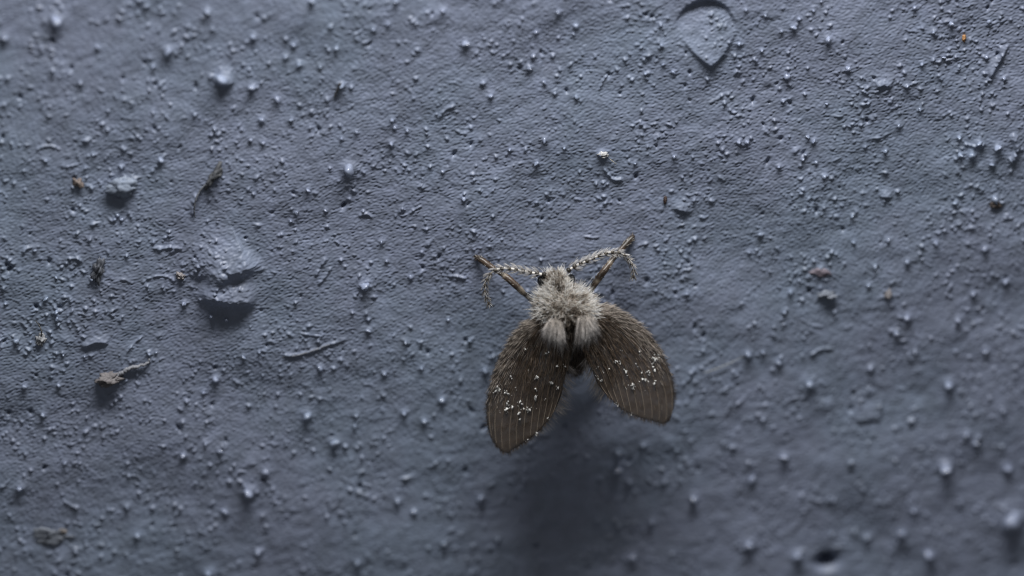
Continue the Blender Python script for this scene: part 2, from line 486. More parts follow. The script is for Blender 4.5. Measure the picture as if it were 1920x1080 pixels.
# grit grains big enough to pick out: (photo x, photo y, radius px, height factor)
NOD = [(105, 40, 16, 1.0), (8, 72, 8, 1.0), (314, 96, 12, 1.1), (388, 22, 7, 1.7), (583, 2, 7, 1.7), (415, 147, 16, 0.7),
       (472, 164, 7, 1.2), (520, 187, 8, 1.0), (475, 70, 7, 1.0), (225, 36, 6, 1.0), (640, 160, 6, 1.8), (873, 81, 10, 1.2),
       (992, 128, 9, 1.0), (742, 2, 6, 1.6), (733, 270, 7, 1.3), (653, 317, 15, 1.25), (830, 321, 5, 1.0), (869, 371, 6, 1.1),
       (577, 355, 5, 1.0), (302, 300, 10, 0.9), (228, 313, 6, 1.2), (683, 536, 12, 1.1), (909, 695, 10, 1.3), (828, 750, 7, 1.0),
       (575, 780, 14, 1.0), (465, 922, 15, 1.3), (343, 854, 8, 1.0), (121, 868, 6, 1.1), (422, 960, 9, 0.9), (628, 832, 11, 0.9),
       (901, 934, 9, 0.9), (1518, 720, 10, 1.0), (1778, 722, 10, 1.3), (1772, 876, 13, 1.8), (1403, 1022, 12, 1.0),
       (1494, 1042, 11, 1.0), (1897, 975, 30, 0.9), (1712, 957, 8, 1.0), (1800, 943, 9, 0.9), (1552, 74, 8, 1.3), (1475, 144, 10, 0.8),
       (1882, 147, 7, 1.1), (1865, 374, 8, 1.2), (1846, 466, 7, 1.2), (1020, 262, 7, 1.2), (1590, 128, 7, 0.9), (1470, 585, 6, 1.0),
       (1482, 548, 6, 1.1), (1628, 535, 7, 1.1), (1402, 664, 7, 1.1), (1430, 660, 6, 1.2), (1460, 680, 7, 1.5), (1632, 690, 7, 1.6),
       (1830, 830, 9, 1.0), (1888, 880, 10, 1.0), (1372, 838, 7, 0.8), (1470, 856, 8, 1.0), (1430, 786, 7, 1.0), (1595, 866, 8, 0.8),
       (1825, 553, 8, 1.0), (1885, 530, 8, 1.0), (1660, 283, 6, 1.1), (1800, 290, 8, 1.3), (1822, 290, 9, 1.2), (1835, 268, 8, 1.3),
       (1870, 275, 8, 1.1), (1860, 308, 8, 1.1), (1895, 300, 7, 1.1), (1798, 258, 6, 1.3), (345, 570, 6, 1.7), (395, 592, 6, 1.5),
       (424, 598, 6, 1.0), (456, 668, 7, 1.0), (404, 712, 8, 1.1), (382, 738, 6, 1.0), (385, 832, 6, 1.0), (412, 845, 9, 0.7),
       (80, 778, 8, 1.0), (110, 722, 6, 1.1), (45, 725, 6, 1.0), (257, 1005, 9, 0.9), (142, 1034, 8, 0.9), (390, 1076, 10, 0.9),
       (238, 950, 7, 1.4), (36, 915, 8, 0.9), (483, 1036, 8, 1.3), (498, 885, 9, 0.8), (600, 690, 6, 1.5), (485, 660, 5, 1.6),
       (668, 780, 8, 0.9), (758, 775, 8, 0.9), (795, 790, 7, 1.1), (665, 800, 7, 0.9), (983, 900, 7, 1.3), (775, 960, 9, 0.7),
       (670, 1055, 10, 0.9), (745, 940, 6, 1.5), (832, 1020, 7, 1.0), (933, 1010, 7, 1.2), (1160, 850, 9, 1.3), (1180, 905, 9, 1.3),
       (1158, 880, 8, 1.3), (1205, 835, 7, 1.0), (1300, 935, 9, 1.3), (1245, 905, 8, 0.8), (1410, 900, 8, 0.8), (1185, 1045, 9, 0.9),
       (1120, 975, 7, 1.0), (1160, 985, 7, 1.2), (1222, 980, 7, 0.9), (1690, 1000, 11, 0.8), (1740, 1040, 9, 1.0), (1625, 1010, 7, 1.0),
       (1848, 660, 8, 1.0), (1680, 625, 7, 1.1), (1700, 595, 8, 0.9), (1715, 660, 5, 1.6), (1795, 600, 7, 1.0), (1880, 770, 8, 0.9),
       (1835, 820, 7, 1.1), (1812, 815, 7, 0.9), (1560, 1003, 6, 0.8), (640, 260, 6, 1.0), (402, 242, 5, 1.6), (490, 226, 8, 0.9),
       (545, 225, 6, 1.0), (470, 262, 7, 0.9), (493, 268, 6, 0.9), (560, 120, 7, 1.0), (600, 125, 6, 1.0), (550, 85, 6, 1.1),
       (535, 108, 8, 0.9), (630, 90, 5, 1.0), (287, 125, 5, 1.8), (98, 133, 4, 1.4), (150, 155, 5, 1.0), (182, 88, 6, 0.8),
       (85, 300, 5, 1.0), (160, 315, 5, 1.1), (175, 290, 5, 1.1), (365, 215, 5, 1.3), (312, 218, 5, 0.9), (740, 240, 6, 1.0),
       (763, 245, 5, 1.1), (735, 225, 5, 1.0), (668, 248, 5, 1.1), (700, 55, 5, 1.1), (727, 45, 5, 1.1), (830, 20, 6, 0.9),
       (1046, 22, 5, 1.3), (1080, 50, 8, 0.7), (1075, 65, 6, 0.7), (1005, 60, 5, 1.0), (1000, 105, 7, 0.8), (905, 155, 6, 0.9),
       (920, 180, 6, 0.9), (1020, 155, 6, 0.9), (1040, 175, 6, 0.9), (1080, 182, 7, 0.9), (1210, 138, 5, 1.1), (1262, 135, 5, 1.1),
       (1240, 85, 6, 0.8), (1243, 120, 5, 1.1), (1058, 276, 5, 1.2), (955, 280, 5, 1.4), (1005, 305, 5, 1.3), (930, 295, 4, 1.1),
       (1125, 288, 6, 1.2), (1247, 242, 4, 1.0), (1263, 293, 6, 1.1), (1190, 306, 5, 1.0), (1398, 18, 6, 1.0), (1435, 28, 6, 1.1),
       (1498, 35, 6, 1.1), (1525, 20, 6, 1.0), (1540, 4, 5, 1.0), (1488, 50, 6, 1.1), (1465, 58, 5, 1.0), (1428, 95, 5, 1.2),
       (1385, 82, 6, 0.9), (1715, 15, 6, 1.1), (1783, 44, 7, 0.9), (1855, 42, 8, 0.8), (1750, 60, 5, 1.0), (1750, 60, 5, 1.0),
       (1770, 108, 5, 1.1), (1850, 108, 7, 1.0), (1510, 290, 7, 0.8), (1505, 298, 5, 1.0), (1530, 305, 6, 0.9), (1545, 330, 5, 1.0),
       (1460, 312, 6, 1.1), (1385, 265, 5, 1.4), (1400, 265, 5, 1.3), (1515, 255, 5, 1.3), (1525, 265, 5, 1.3), (1685, 235, 6, 1.0),
       (1550, 195, 5, 1.0), (1700, 160, 5, 1.0), (1728, 120, 5, 1.0), (1725, 205, 5, 1.0), (1555, 370, 4, 1.2), (1598, 405, 5, 1.6),
       (1665, 450, 7, 0.9), (1755, 455, 6, 1.0), (1600, 455, 6, 1.0), (1790, 380, 5, 1.3), (1700, 490, 7, 1.0), (1640, 500, 6, 1.0),
       (1287, 550, 6, 1.0), (1360, 440, 4, 1.1), (1405, 475, 5, 1.0), (1425, 440, 5, 1.0), (545, 415, 5, 1.0), (555, 398, 5, 1.1),
       (610, 395, 5, 1.0), (715, 455, 5, 1.0), (725, 490, 5, 1.0), (690, 470, 4, 1.0), (770, 520, 5, 1.0), (880, 640, 6, 1.0),
       (760, 640, 5, 1.2), (790, 690, 6, 0.9), (720, 700, 5, 1.0), (690, 620, 5, 1.0), (840, 600, 5, 1.0), (65, 470, 5, 1.0),
       (105, 520, 5, 1.0), (85, 560, 5, 1.0), (30, 640, 6, 1.0), (10, 570, 5, 1.0), (158, 667, 5, 1.0), (105, 585, 6, 1.0),
       (106, 597, 6, 1.0), (118, 665, 5, 1.0), (280, 664, 6, 1.1), (293, 662, 5, 1.0), (183, 420, 4, 1.0), (42, 425, 4, 1.2),
       (135, 405, 4, 1.0), (220, 404, 5, 1.0), (228, 395, 4, 1.0), (228, 412, 5, 0.9), (215, 412, 5, 0.9), (243, 405, 4, 1.0)]

NOD_SHAPES = [lump_mesh("paint_grain", 2, 0.62, 1.25, s) for s in range(9)]
NOD_OBJS = []
for (px, py, r, hf) in NOD:
    x, z = WP(px, py)
    R = r * 0.0094 * rng.uniform(0.8, 1.15)
    bump(x, z, R * 1.05, R * 0.5 * hf, 1.0)
    if r >= 5:
        NOD_OBJS.append((x, z, R, hf))


def ground(x, z):
    i = int((x - X0) / SX) % GX
    j = int((z - Z0) / SZ) % GZ
    return H[j, i]


# graded coordinates: fine in view, coarse beyond
def graded(a, b, step, far):
    c = list(np.arange(a, b + step * 0.5, step))
    s, lo, hi = step, c[0], c[-1]
    left, right = [], []
    while hi < far:
        s = min(s * 1.12, 0.8)
        lo -= s
        hi += s
        left.append(lo)
        right.append(hi)
    return np.array(left[::-1] + c + right)


gx = graded(-10.3, 10.3, SX, 42.0)
gz = graded(-6.15, 6.15, SZ, 34.0)
ii = np.mod(np.round((gx - X0) / SX).astype(int), GX)
jj = np.mod(np.round((gz - Z0) / SZ).astype(int), GZ)
HH = H[jj][:, ii]
nx, nz = len(gx), len(gz)
V = np.zeros((nz, nx, 3), dtype=np.float32)
V[..., 0] = gx[None]
V[..., 1] = -HH
V[..., 2] = gz[:, None]
I = (np.arange(nz - 1)[:, None] * nx + np.arange(nx - 1)[None]).reshape(-1)
F = np.stack([I, I + 1, I + nx + 1, I + nx], 1)
wall = link("wall", mesh_np("wall", V.reshape(-1, 3), [F]), PAINT, kind="structure")

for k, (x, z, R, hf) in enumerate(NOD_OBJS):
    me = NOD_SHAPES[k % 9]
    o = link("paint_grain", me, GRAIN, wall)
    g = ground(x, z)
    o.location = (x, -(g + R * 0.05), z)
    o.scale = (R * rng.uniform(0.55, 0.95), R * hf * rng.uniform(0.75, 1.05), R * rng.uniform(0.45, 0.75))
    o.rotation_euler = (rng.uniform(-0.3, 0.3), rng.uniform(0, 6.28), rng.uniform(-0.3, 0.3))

# ------------------------------------------------------------------ the fly
FUR = tint_material("fly_fur", 0.36, 0.5, 0.8)
CHITIN = tint_material("fly_chitin", 0.34, 0.12, 0.5)
WINGHAIR = tint_material("wing_hair", 0.5, 0.15, 0.35)
SCALE = tint_material("white_scales", 0.4, 0.1, 0.5)

m_eye, nt, b = nodes("black_eye")
vor = nt.nodes.new("ShaderNodeTexVoronoi")
vor.inputs["Scale"].default_value = 60
bp = nt.nodes.new("ShaderNodeBump")
bp.inputs["Distance"].default_value = 0.01
bp.inputs["Strength"].default_value = 0.6
nt.links.new(vor.outputs["Distance"], bp.inputs["Height"])
nt.links.new(bp.outputs[0], b.inputs["Normal"])
b.inputs["Base Color"].default_value = (0.006, 0.006, 0.007, 1)
b.inputs["Roughness"].default_value = 0.25

fly = bpy.data.objects.new("moth_fly", None)
COL.objects.link(fly)
fly.location = P(1062, 590, 0.0)
fly.empty_display_size = 0.5
fly["label"] = "small furry brown-winged moth fly resting head up on the painted wall"
fly["category"] = "moth fly"
bpy.context.view_layer.update()
FM = np.array(fly.location)


def part(name, me, mat, parent=None, **props):
    """Meshes are computed in world space; make them local to the fly."""
    if parent is None:
        me.transform(Matrix.Translation(-fly.location))
        return link(name, me, mat, fly, **props)
    me.transform(Matrix.Translation(-fly.location))
    return link(name, me, mat, parent, **props)


HS = 1.38


def PF(px, py, h):
    return P(px, py, h * HS)


def Pn(px, py, h):
    return np.array(PF(px, py, h))


# body: one continuous mesh from head to abdomen tip
ST = np.array([  # px, py, centre height, half width px, half depth mm
    (1043, 509, 0.62, 5, 0.05), (1043, 514, 0.62, 13, 0.16), (1044, 523, 0.62, 19, 0.24), (1046, 532, 0.62, 21, 0.26),
    (1050, 541, 0.62, 27, 0.27), (1054, 551, 0.66, 38, 0.36), (1058, 565, 0.70, 48, 0.41), (1062, 582, 0.72, 53, 0.44),
    (1066, 600, 0.68, 52, 0.40), (1069, 617, 0.60, 44, 0.30), (1071, 632, 0.55, 33, 0.30), (1072, 648, 0.52, 31, 0.28),
    (1072, 664, 0.50, 29, 0.26), (1072, 680, 0.47, 24, 0.22), (1072, 692, 0.45, 15, 0.14), (1072, 698, 0.44, 4, 0.04)])
NB, SB = 60, 40
st = smooth_path(ST[:, :2], NB)
u = np.concatenate([[0], np.cumsum(np.linalg.norm(np.diff(ST[:, :2], axis=0), axis=1))])
w_ = np.linspace(0, u[-1], NB)
hc, rx, rd = (np.interp(w_, u, ST[:, k]) for k in (2, 3, 4))
ang = np.arange(SB) * 2 * math.pi / SB
BV = np.zeros((NB, SB, 3))
for i in range(NB):
    c = Pn(st[i, 0], st[i, 1], hc[i])
    BV[i] = c[None] + np.stack([np.cos(ang) * rx[i] * 0.01, -np.sin(ang) * rd[i], np.zeros(SB)], 1)
bt = np.where((w_ / u[-1] < 0.62)[:, None], np.array([[0.20, 0.165, 0.135]]), np.array([[0.055, 0.042, 0.033]]))
Vb = np.vstack([BV.reshape(-1, 3), BV[0].mean(0)[None], BV[-1].mean(0)[None]])
i_ = np.arange(NB - 1)[:, None] * SB
j_ = np.arange(SB)[None]
Qb = np.stack([i_ + j_, i_ + (j_ + 1) % SB, i_ + SB + (j_ + 1) % SB, i_ + SB + j_], -1).reshape(-1, 4)
ja = np.arange(SB)
Tb = np.vstack([np.stack([np.full(SB, NB * SB), (ja + 1) % SB, ja], 1),
                np.stack([np.full(SB, NB * SB + 1), (NB - 1) * SB + ja, (NB - 1) * SB + (ja + 1) % SB], 1)])
body = part("body", mesh_np("body", Vb, [Qb, Tb], True, np.vstack([np.repeat(bt, SB, 0), bt[:1], bt[-1:]])), CHITIN)

# fur on head and thorax
def sample_body(n, lo, hi, amin=-0.5, amax=math.pi + 0.5):
    f = rng.uniform(lo, hi, n)
    a = rng.uniform(amin, amax, n)
    fi = f * (NB - 1)
    i = np.clip(fi.astype(int), 0, NB - 2)
    t = (fi - i)[:, None]
    c0 = BV[i].mean(1) * (1 - t) + BV[i + 1].mean(1) * t
    rxx = (rx[i] * (1 - t[:, 0]) + rx[i + 1] * t[:, 0]) * 0.01
    rdd = rd[i] * (1 - t[:, 0]) + rd[i + 1] * t[:, 0]
    p = c0 + np.stack([np.cos(a) * rxx, -np.sin(a) * rdd, np.zeros(n)], 1)
    nrm = norm(np.stack([np.cos(a) / rxx, -np.sin(a) / rdd, np.zeros(n)], 1))
    slope = (np.interp(np.clip(f + 0.02, 0, 1), np.linspace(0, 1, NB), rx) - np.interp(np.clip(f - 0.02, 0, 1), np.linspace(0, 1, NB), rx)) * 0.01 / (0.04 * u[-1] * 0.01)
    nrm[:, 2] += slope * 1.0
    return p, norm(nrm), f, a


def jitter(n, s):
    return rng.normal(0, s, (n, 3))


n = 5600
p, nr, f, a = sample_body(n, 0.0, 0.55)
away = norm(p - Pn(1062, 583, 0.55)[None])            # the coat radiates like a dandelion
d = nr * 0.55 + away * 0.75 + jitter(n, 0.30)
d[:, 2] -= np.clip((f - 0.33) * 3.2, 0, 1.0)
clump = np.array([mnoise.noise(Vector(q) * 7.0) for q in p])
d += np.stack([clump * 0.5, np.zeros(n), np.roll(clump, 7) * 0.25], 1)
L = rng.uniform(0.08, 0.23, n) * np.where(rng.random(n) < 0.07, 1.6, 1.0) * (1 + 0.35 * clump)
head = f < 0.16
L[head] *= 0.65
edge = np.abs(np.cos(a))
bright = rng.uniform(0.7, 1.4, n)[:, None] * (0.86 + 0.28 * edge[:, None]) * (1 + 0.45 * clump[:, None])
back = np.clip((f - 0.38) / 0.2, 0, 1)[:, None]
c0 = np.array([[0.82, 0.76, 0.69]]) * bright
c1 = (np.array([[0.98, 0.94, 0.89]]) * (1 - back) + np.array([[0.78, 0.71, 0.64]]) * back) * bright
dark = rng.random(n) < 0.07
c1[dark] *= 0.3
brown = clump + rng.normal(0, 0.08, n) < -0.20
c0[brown] *= 0.5
c1[brown] *= np.array([[0.52, 0.47, 0.42]])
c1[f > 0.44] *= np.array([[0.55, 0.50, 0.45]])
spot = (f > 0.38) & (edge < 0.42) & (rng.random(n) < 0.8)
c0[spot] = c0[spot] * 0.30
c1[spot] = c1[spot] * np.array([[0.36, 0.31, 0.26]])
c0, c1 = np.clip(c0, 0, 0.95), np.clip(c1, 0, 0.95)
part("thorax_fur", strands("thorax_fur", p - nr * 0.02, d, L, rng.uniform(0.011, 0.018, n), jitter(n, 0.18), c0, c1), FUR, kind="stuff")

# dark fine hair over the abdomen
n = 1500
p, nr, f, a = sample_body(n, 0.50, 0.99)
d = nr * 0.5 + np.array([[0, 0, -0.9]]) + jitter(n, 0.25)
g = (rng.uniform(0.5, 1.4, n) * np.interp(f, [0.5, 0.7], [1.7, 0.8]))[:, None]
part("abdomen_fur", strands("abdomen_fur", p - nr * 0.02, d, rng.uniform(0.12, 0.25, n), rng.uniform(0.008, 0.012, n), jitter(n, 0.1),
                            np.array([[0.22, 0.17, 0.13]]) * g, np.array([[0.42, 0.34, 0.27]]) * g), FUR, kind="stuff")

# two pale hair tufts over the wing roots
def tuft(rootpx, ends, hroot, hend, n):
    e = np.array(ends, float)
    t = rng.uniform(0, 1, n)
    ex = np.interp(t, np.linspace(0, 1, len(e)), e[:, 0]) + rng.normal(0, 4.0, n)
    ey = np.interp(t, np.linspace(0, 1, len(e)), e[:, 1]) + rng.normal(0, 4.5, n)
    k = np.array([WP3(x, y, hend + rng.normal(0, 0.10)) for x, y in zip(ex, ey)])
    q = np.array([WP3(rootpx[0] + (tt - 0.5) * (e[-1, 0] - e[0, 0]) * 0.35 + rng.normal(0, 3), rootpx[1] + rng.normal(0, 3), hroot + rng.normal(0, 0.05)) for tt in t])
    v = k - q
    L = np.linalg.norm(v, axis=1) * rng.uniform(0.55, 1.15, n)
    bend = np.tile(np.array([[0, 0.35, -0.05]]), (n, 1)) + jitter(n, 0.10)
    d = norm(v) - bend * 0.8
    br = rng.uniform(0.45, 1.3, n)[:, None]
    mid = (0.62 + 0.55 * np.sin(t * math.pi))[:, None]
    c0 = np.array([[0.72, 0.67, 0.62]]) * br
    c1 = np.array([[0.97, 0.95, 0.96]]) * br * np.clip(mid, 0.4, 1.0)
    return strands("hair_tuft", q, d, L, rng.uniform(0.009, 0.015, n), bend, np.clip(c0, 0, 0.95), np.clip(c1, 0, 0.95))


def WP3(px, py, h):
    return np.array(P(px, py, h))


part("hair_tuft", tuft((1041, 605), [(1008, 630), (1018, 648), (1034, 658), (1052, 664), (1067, 663)], 1.62, 1.82, 270), FUR, kind="stuff")
part("hair_tuft", tuft((1098, 598), [(1132, 628), (1122, 645), (1106, 654), (1090, 659), (1077, 659)], 1.62, 1.82, 270), FUR, kind="stuff")

# eyes
for (x, y, r) in ((1015, 526, 0.090), (1071, 523, 0.085)):
    me = lump_mesh("eye", 3, 0.03, 1.0, 1)
    me.transform(Matrix.Diagonal((r * 0.85, r, r * 1.1, 1)))
    me.transform(Matrix.Translation(PF(x, y, 0.62)))
    part("eye", me, m_eye)

# wings ------------------------------------------------------------
m_wing, nt, b = nodes("wing_membrane")
N, Lk = nt.nodes, nt.links
at = N.new("ShaderNodeAttribute")
at.attribute_name = "tint"
tc = N.new("ShaderNodeNewGeometry")
nn = N.new("ShaderNodeTexNoise")
nn.inputs["Scale"].default_value = 5.0
nn.inputs["Detail"].default_value = 6
Lk.new(tc.outputs["Position"], nn.inputs["Vector"])
rmp = N.new("ShaderNodeValToRGB")
rmp.color_ramp.elements[0].position, rmp.color_ramp.elements[1].position = 0.3, 0.72
rmp.color_ramp.elements[0].color = (0.72, 0.70, 0.68, 1)
rmp.color_ramp.elements[1].color = (1.25, 1.22, 1.18, 1)
Lk.new(nn.outputs["Fac"], rmp.inputs["Fac"])
mx = N.new("ShaderNodeMix")
mx.data_type, mx.blend_type = 'RGBA', 'MULTIPLY'
mx.inputs[0].default_value = 1
Lk.new(at.outputs["Color"], mx.inputs[6])
Lk.new(rmp.outputs[0], mx.inputs[7])
Lk.new(mx.outputs[2], b.inputs["Base Color"])
b.inputs["Roughness"].default_value = 0.55
b.inputs["Specular IOR Level"].default_value = 0.3
nb = N.new("ShaderNodeTexNoise")
nb.inputs["Scale"].default_value = 45.0
Lk.new(tc.outputs["Position"], nb.inputs["Vector"])
bpn = N.new("ShaderNodeBump")
bpn.inputs["Strength"].default_value = 0.5
bpn.inputs["Distance"].default_value = 0.006
Lk.new(nb.outputs["Fac"], bpn.inputs["Height"])
Lk.new(bpn.outputs[0], b.inputs["Normal"])
tr = N.new("ShaderNodeBsdfTranslucent")
Lk.new(mx.outputs[2], tr.inputs["Color"])
ms = N.new("ShaderNodeMixShader")
ms.inputs[0].default_value = 0.33
Lk.new(b.outputs[0], ms.inputs[1])
Lk.new(tr.outputs[0], ms.inputs[2])
tp = N.new("ShaderNodeBsdfTransparent")
tp.inputs[0].default_value = (0.92, 0.87, 0.80, 1)
ms2 = N.new("ShaderNodeMixShader")
ms2.inputs[0].default_value = 0.48
Lk.new(ms.outputs[0], ms2.inputs[1])
Lk.new(tp.outputs[0], ms2.inputs[2])
Lk.new(ms2.outputs[0], N["Material Output"].inputs[0])


def make_wing(costal, terminal, inner, outer_sign, height, specks, fringe_dir, label):
    NS, NT = 72, 48
    cs = smooth_path(costal, NS)
    ns = smooth_path(inner, NS)
    rt = np.linspace(0, 1, NT)[:, None] * (np.array(inner[0]) - np.array(costal[0])) + np.array(costal[0])
    tm = smooth_path(terminal, NT)
    s = np.linspace(0, 1, NS)[:, None, None]
    t = np.linspace(0, 1, NT)[None, :, None]
    A = (1 - t) * cs[:, None] + t * ns[:, None]
    B = (1 - s) * rt[None] + s * tm[None]
    Cc = (1 - s) * ((1 - t) * cs[0] + t * ns[0]) + s * ((1 - t) * cs[-1] + t * ns[-1])
    pix = A + B - Cc
    VE = 11
    S, T = np.meshgrid(np.linspace(0, 1, NS), np.linspace(0, 1, NT), indexing='ij')
    vein_t = (np.arange(VE) + 0.5) / VE
    corr = np.cos((T * VE - 0.5) * 2 * math.pi)
    hh = height(S, T) + 0.005 * corr * np.clip(S * 1.6, 0, 1)
    top = np.array([[P(pix[i, j, 0], pix[i, j, 1], hh[i, j]) for j in range(NT)] for i in range(NS)])
    bot = top + np.array([0, 0.012, 0])
    base = np.array([0.116, 0.086, 0.063])
    tint = np.tile(base, (NS, NT, 1)) * (1 + 0.04 * corr[..., None])
    dist = np.clip((S - 0.62) / 0.25, 0, 1)[..., None]
    tint = tint * (1 - dist) + dist * (np.array([0.138, 0.106, 0.079]) * (1 + 0.05 * corr[..., None]))
    edge = np.clip(np.minimum(np.minimum(T, 1 - T), 1 - S) / 0.025, 0, 1)[..., None]
    tint = tint * (0.45 + 0.55 * edge)
    V = np.vstack([top.reshape(-1, 3), bot.reshape(-1, 3)])
    n = NS * NT
    i = (np.arange(NS - 1)[:, None] * NT + np.arange(NT - 1)[None]).reshape(-1)
    Q1 = np.stack([i, i + 1, i + NT + 1, i + NT], 1)
    Q2 = np.stack([i, i + NT, i + NT + 1, i + 1], 1) + n
    bd = np.concatenate([np.arange(NT), np.arange(1, NS) * NT + NT - 1, (NS - 1) * NT + np.arange(NT - 2, -1, -1), np.arange(NS - 2, 0, -1) * NT])
    b2 = np.roll(bd, -1)
    Q3 = np.stack([b2, bd, bd + n, b2 + n], 1)
    wing = part("wing", mesh_np("wing", V, [Q1, Q2, Q3], True, np.vstack([tint.reshape(-1, 3)] * 2)), m_wing)
    if label:
        wing["label"] = label

    def at_st(sv, tv, lift=0.0):
        fi, fj = np.clip(sv, 0, 1) * (NS - 1), np.clip(tv, 0, 1) * (NT - 1)
        i0, j0 = np.clip(fi.astype(int), 0, NS - 2), np.clip(fj.astype(int), 0, NT - 2)
        a_, b_ = (fi - i0)[:, None], (fj - j0)[:, None]
        q = (top[i0, j0] * (1 - a_) * (1 - b_) + top[i0 + 1, j0] * a_ * (1 - b_) + top[i0, j0 + 1] * (1 - a_) * b_ + top[i0 + 1, j0 + 1] * a_ * b_)
        return q + np.array([0, -lift, 0])

    def frame(sv, tv):
        e = 0.02
        ds = norm(at_st(np.minimum(sv + e, 1), tv) - at_st(np.maximum(sv - e, 0), tv))
        dt = norm(at_st(sv, np.minimum(tv + e, 1)) - at_st(sv, np.maximum(tv - e, 0)))
        nr = norm(np.cross(ds, dt))
        nr[nr[:, 1] > 0] *= -1
        return ds, dt, nr

    # veins, each a ridge of its own
    for k, tv in enumerate(vein_t):
        sv = np.linspace(0.05, 0.995, 40)
        pth = at_st(sv, np.full(40, tv), 0.004)
        rr = np.interp(sv, [0, 0.5, 1], [0.007, 0.0072, 0.0062])
        vt = np.tile(np.array([[0.17, 0.143, 0.117]]), (40, 1)) * np.interp(sv, [0, 0.5, 0.8, 1], [0.5, 0.7, 1.9, 1.7])[:, None]
        part("vein", tube("vein", pth, rr, 5, vt), WINGHAIR, wing)

    # hairs lying along the wing, thick over the base and thin on the outer part
    n1 = 2300
    sv = rng.beta(1.0, 2.6, n1) * 0.98
    tv = rng.random(n1)
    onv = rng.random(n1) < 0.45
    tv[onv] = np.clip(vein_t[rng.integers(0, VE, onv.sum())] + rng.normal(0, 0.010, onv.sum()), 0, 1)
    q = at_st(sv, tv, 0.004)
    ds, dt, nr = frame(sv, tv)
    dirs = ds + nr * rng.uniform(0.03, 0.30, n1)[:, None] + dt * rng.normal(0, 0.13, n1)[:, None]
    Lh = rng.uniform(0.10, 0.26, n1) * np.interp(sv, [0, 0.4, 1], [1.5, 1.1, 0.55])
    v = rng.uniform(0.55, 1.5, n1)[:, None]
    warm = rng.random(n1)[:, None]
    c0 = (np.array([[0.095, 0.074, 0.059]]) * (1 - warm) + np.array([[0.135, 0.100, 0.073]]) * warm) * v
    pale = np.clip(rng.random(n1) < np.interp(sv, [0, 0.35, 0.6, 1], [0.30, 0.10, 0.05, 0.10]), 0, 1)[:, None]
    c1 = c0 * 1.5 * (1 - pale) + pale * np.array([[0.50, 0.45, 0.39]])
    bend = nr * -0.10 + jitter(n1, 0.06)
    part("wing_hair", strands("wing_hair", q, dirs, Lh, rng.uniform(0.007, 0.012, n1), bend, c0, c1), WINGHAIR, wing, kind="stuff")

    # pale shaggy hair along the leading edge near the root
    n2 = 1300
    sv = rng.beta(0.9, 2.2, n2) * 0.75
    tv = np.abs(rng.normal(0, 0.10, n2))
    q = at_st(sv, tv, 0.0)
    ds, dt, nr = frame(sv, np.clip(tv, 0, 1))
    dirs = ds * 0.9 + nr * rng.uniform(0.0, 0.6, n2)[:, None] - dt * rng.uniform(-0.05, 0.40, n2)[:, None] * np.clip(1 - tv / 0.15, 0, 1)[:, None]
    v = rng.uniform(0.5, 1.3, n2)[:, None]
    part("edge_hair", strands("edge_hair", q, dirs, rng.uniform(0.12, 0.30, n2) * np.interp(sv, [0, 0.7], [1.1, 0.6]), rng.uniform(0.007, 0.012, n2), jitter(n2, 0.08),
                              np.array([[0.24, 0.20, 0.165]]) * v, np.array([[0.66, 0.59, 0.53]]) * v), WINGHAIR, wing, kind="stuff")

    # fine fringe hanging off the trailing edge
    n3 = 250
    k = rng.random(n3)
    on_t = k > 0.62
    sv = np.where(on_t, 1.0, 0.45 + 0.55 * k / 0.62)
    tv = np.where(on_t, 1 - (k - 0.62) / 0.38 * 0.62, 1.0)
    q = at_st(sv, tv, -0.004)
    dirs = np.tile(np.array([fringe_dir]), (n3, 1)) + jitter(n3, 0.16)
    Lf = rng.uniform(0.18, 0.36, n3) * np.where(on_t, np.interp(tv, [0.4, 1], [0.25, 0.9]), 1.0)
    v = rng.uniform(0.6, 1.2, n3)[:, None]
    part("fringe_hair", strands("fringe_hair", q, dirs, Lf, rng.uniform(0.004, 0.007, n3), jitter(n3, 0.10),
                                np.array([[0.26, 0.23, 0.21]]) * v, np.array([[0.42, 0.41, 0.41]]) * v), WINGHAIR, wing, kind="stuff")

    # short ragged hair all round the outer margin
    n5 = 420
    k = rng.random(n5)
    cst = k < 0.5
    sv = np.where(cst, 0.35 + 0.65 * k / 0.5, 1.0)
    tv = np.where(cst, 0.0, (k - 0.5) / 0.5)
    q = at_st(sv, tv, -0.004)
    ds, dt, nr = frame(sv, tv)
    dirs = np.where(cst[:, None], ds * 0.8 - dt * 0.7, ds) + jitter(n5, 0.25)
    v = rng.uniform(0.5, 1.4, n5)[:, None]
    part("margin_hair", strands("margin_hair", q, dirs, rng.uniform(0.04, 0.12, n5), rng.uniform(0.006, 0.010, n5), jitter(n5, 0.1),
                                np.array([[0.08, 0.064, 0.052]]) * v, np.array([[0.18, 0.15, 0.125]]) * v), WINGHAIR, wing, kind="stuff")

    # white scale specks: clusters of tiny upright flakes
    roots, dirs, Ls, Ws = [], [], [], []
    flat = pix.reshape(-1, 2)
    for (sx, sy, rad, num) in specks:
        for _ in range(num):
            x_, y_ = sx + rng.normal(0, rad), sy + rng.normal(0, rad)
            idx = np.argmin(((flat - np.array([x_, y_])) ** 2).sum(1))
            roots.append(top.reshape(-1, 3)[idx] + np.array([rng.normal(0, 0.012), -0.012, rng.normal(0, 0.012)]))
            sz = max(rng.random() ** 3, 0.25 * (num > 11))
            Ls.append(0.016 + 0.055 * sz)
            Ws.append(0.013 + 0.050 * sz)
            dirs.append((rng.normal(0, 0.5), -0.7, -0.35 + rng.normal(0, 0.5)))
    n4 = len(roots)
    cw = np.array([[0.86, 0.86, 0.84]]) * rng.uniform(0.6, 1.0, n4)[:, None]
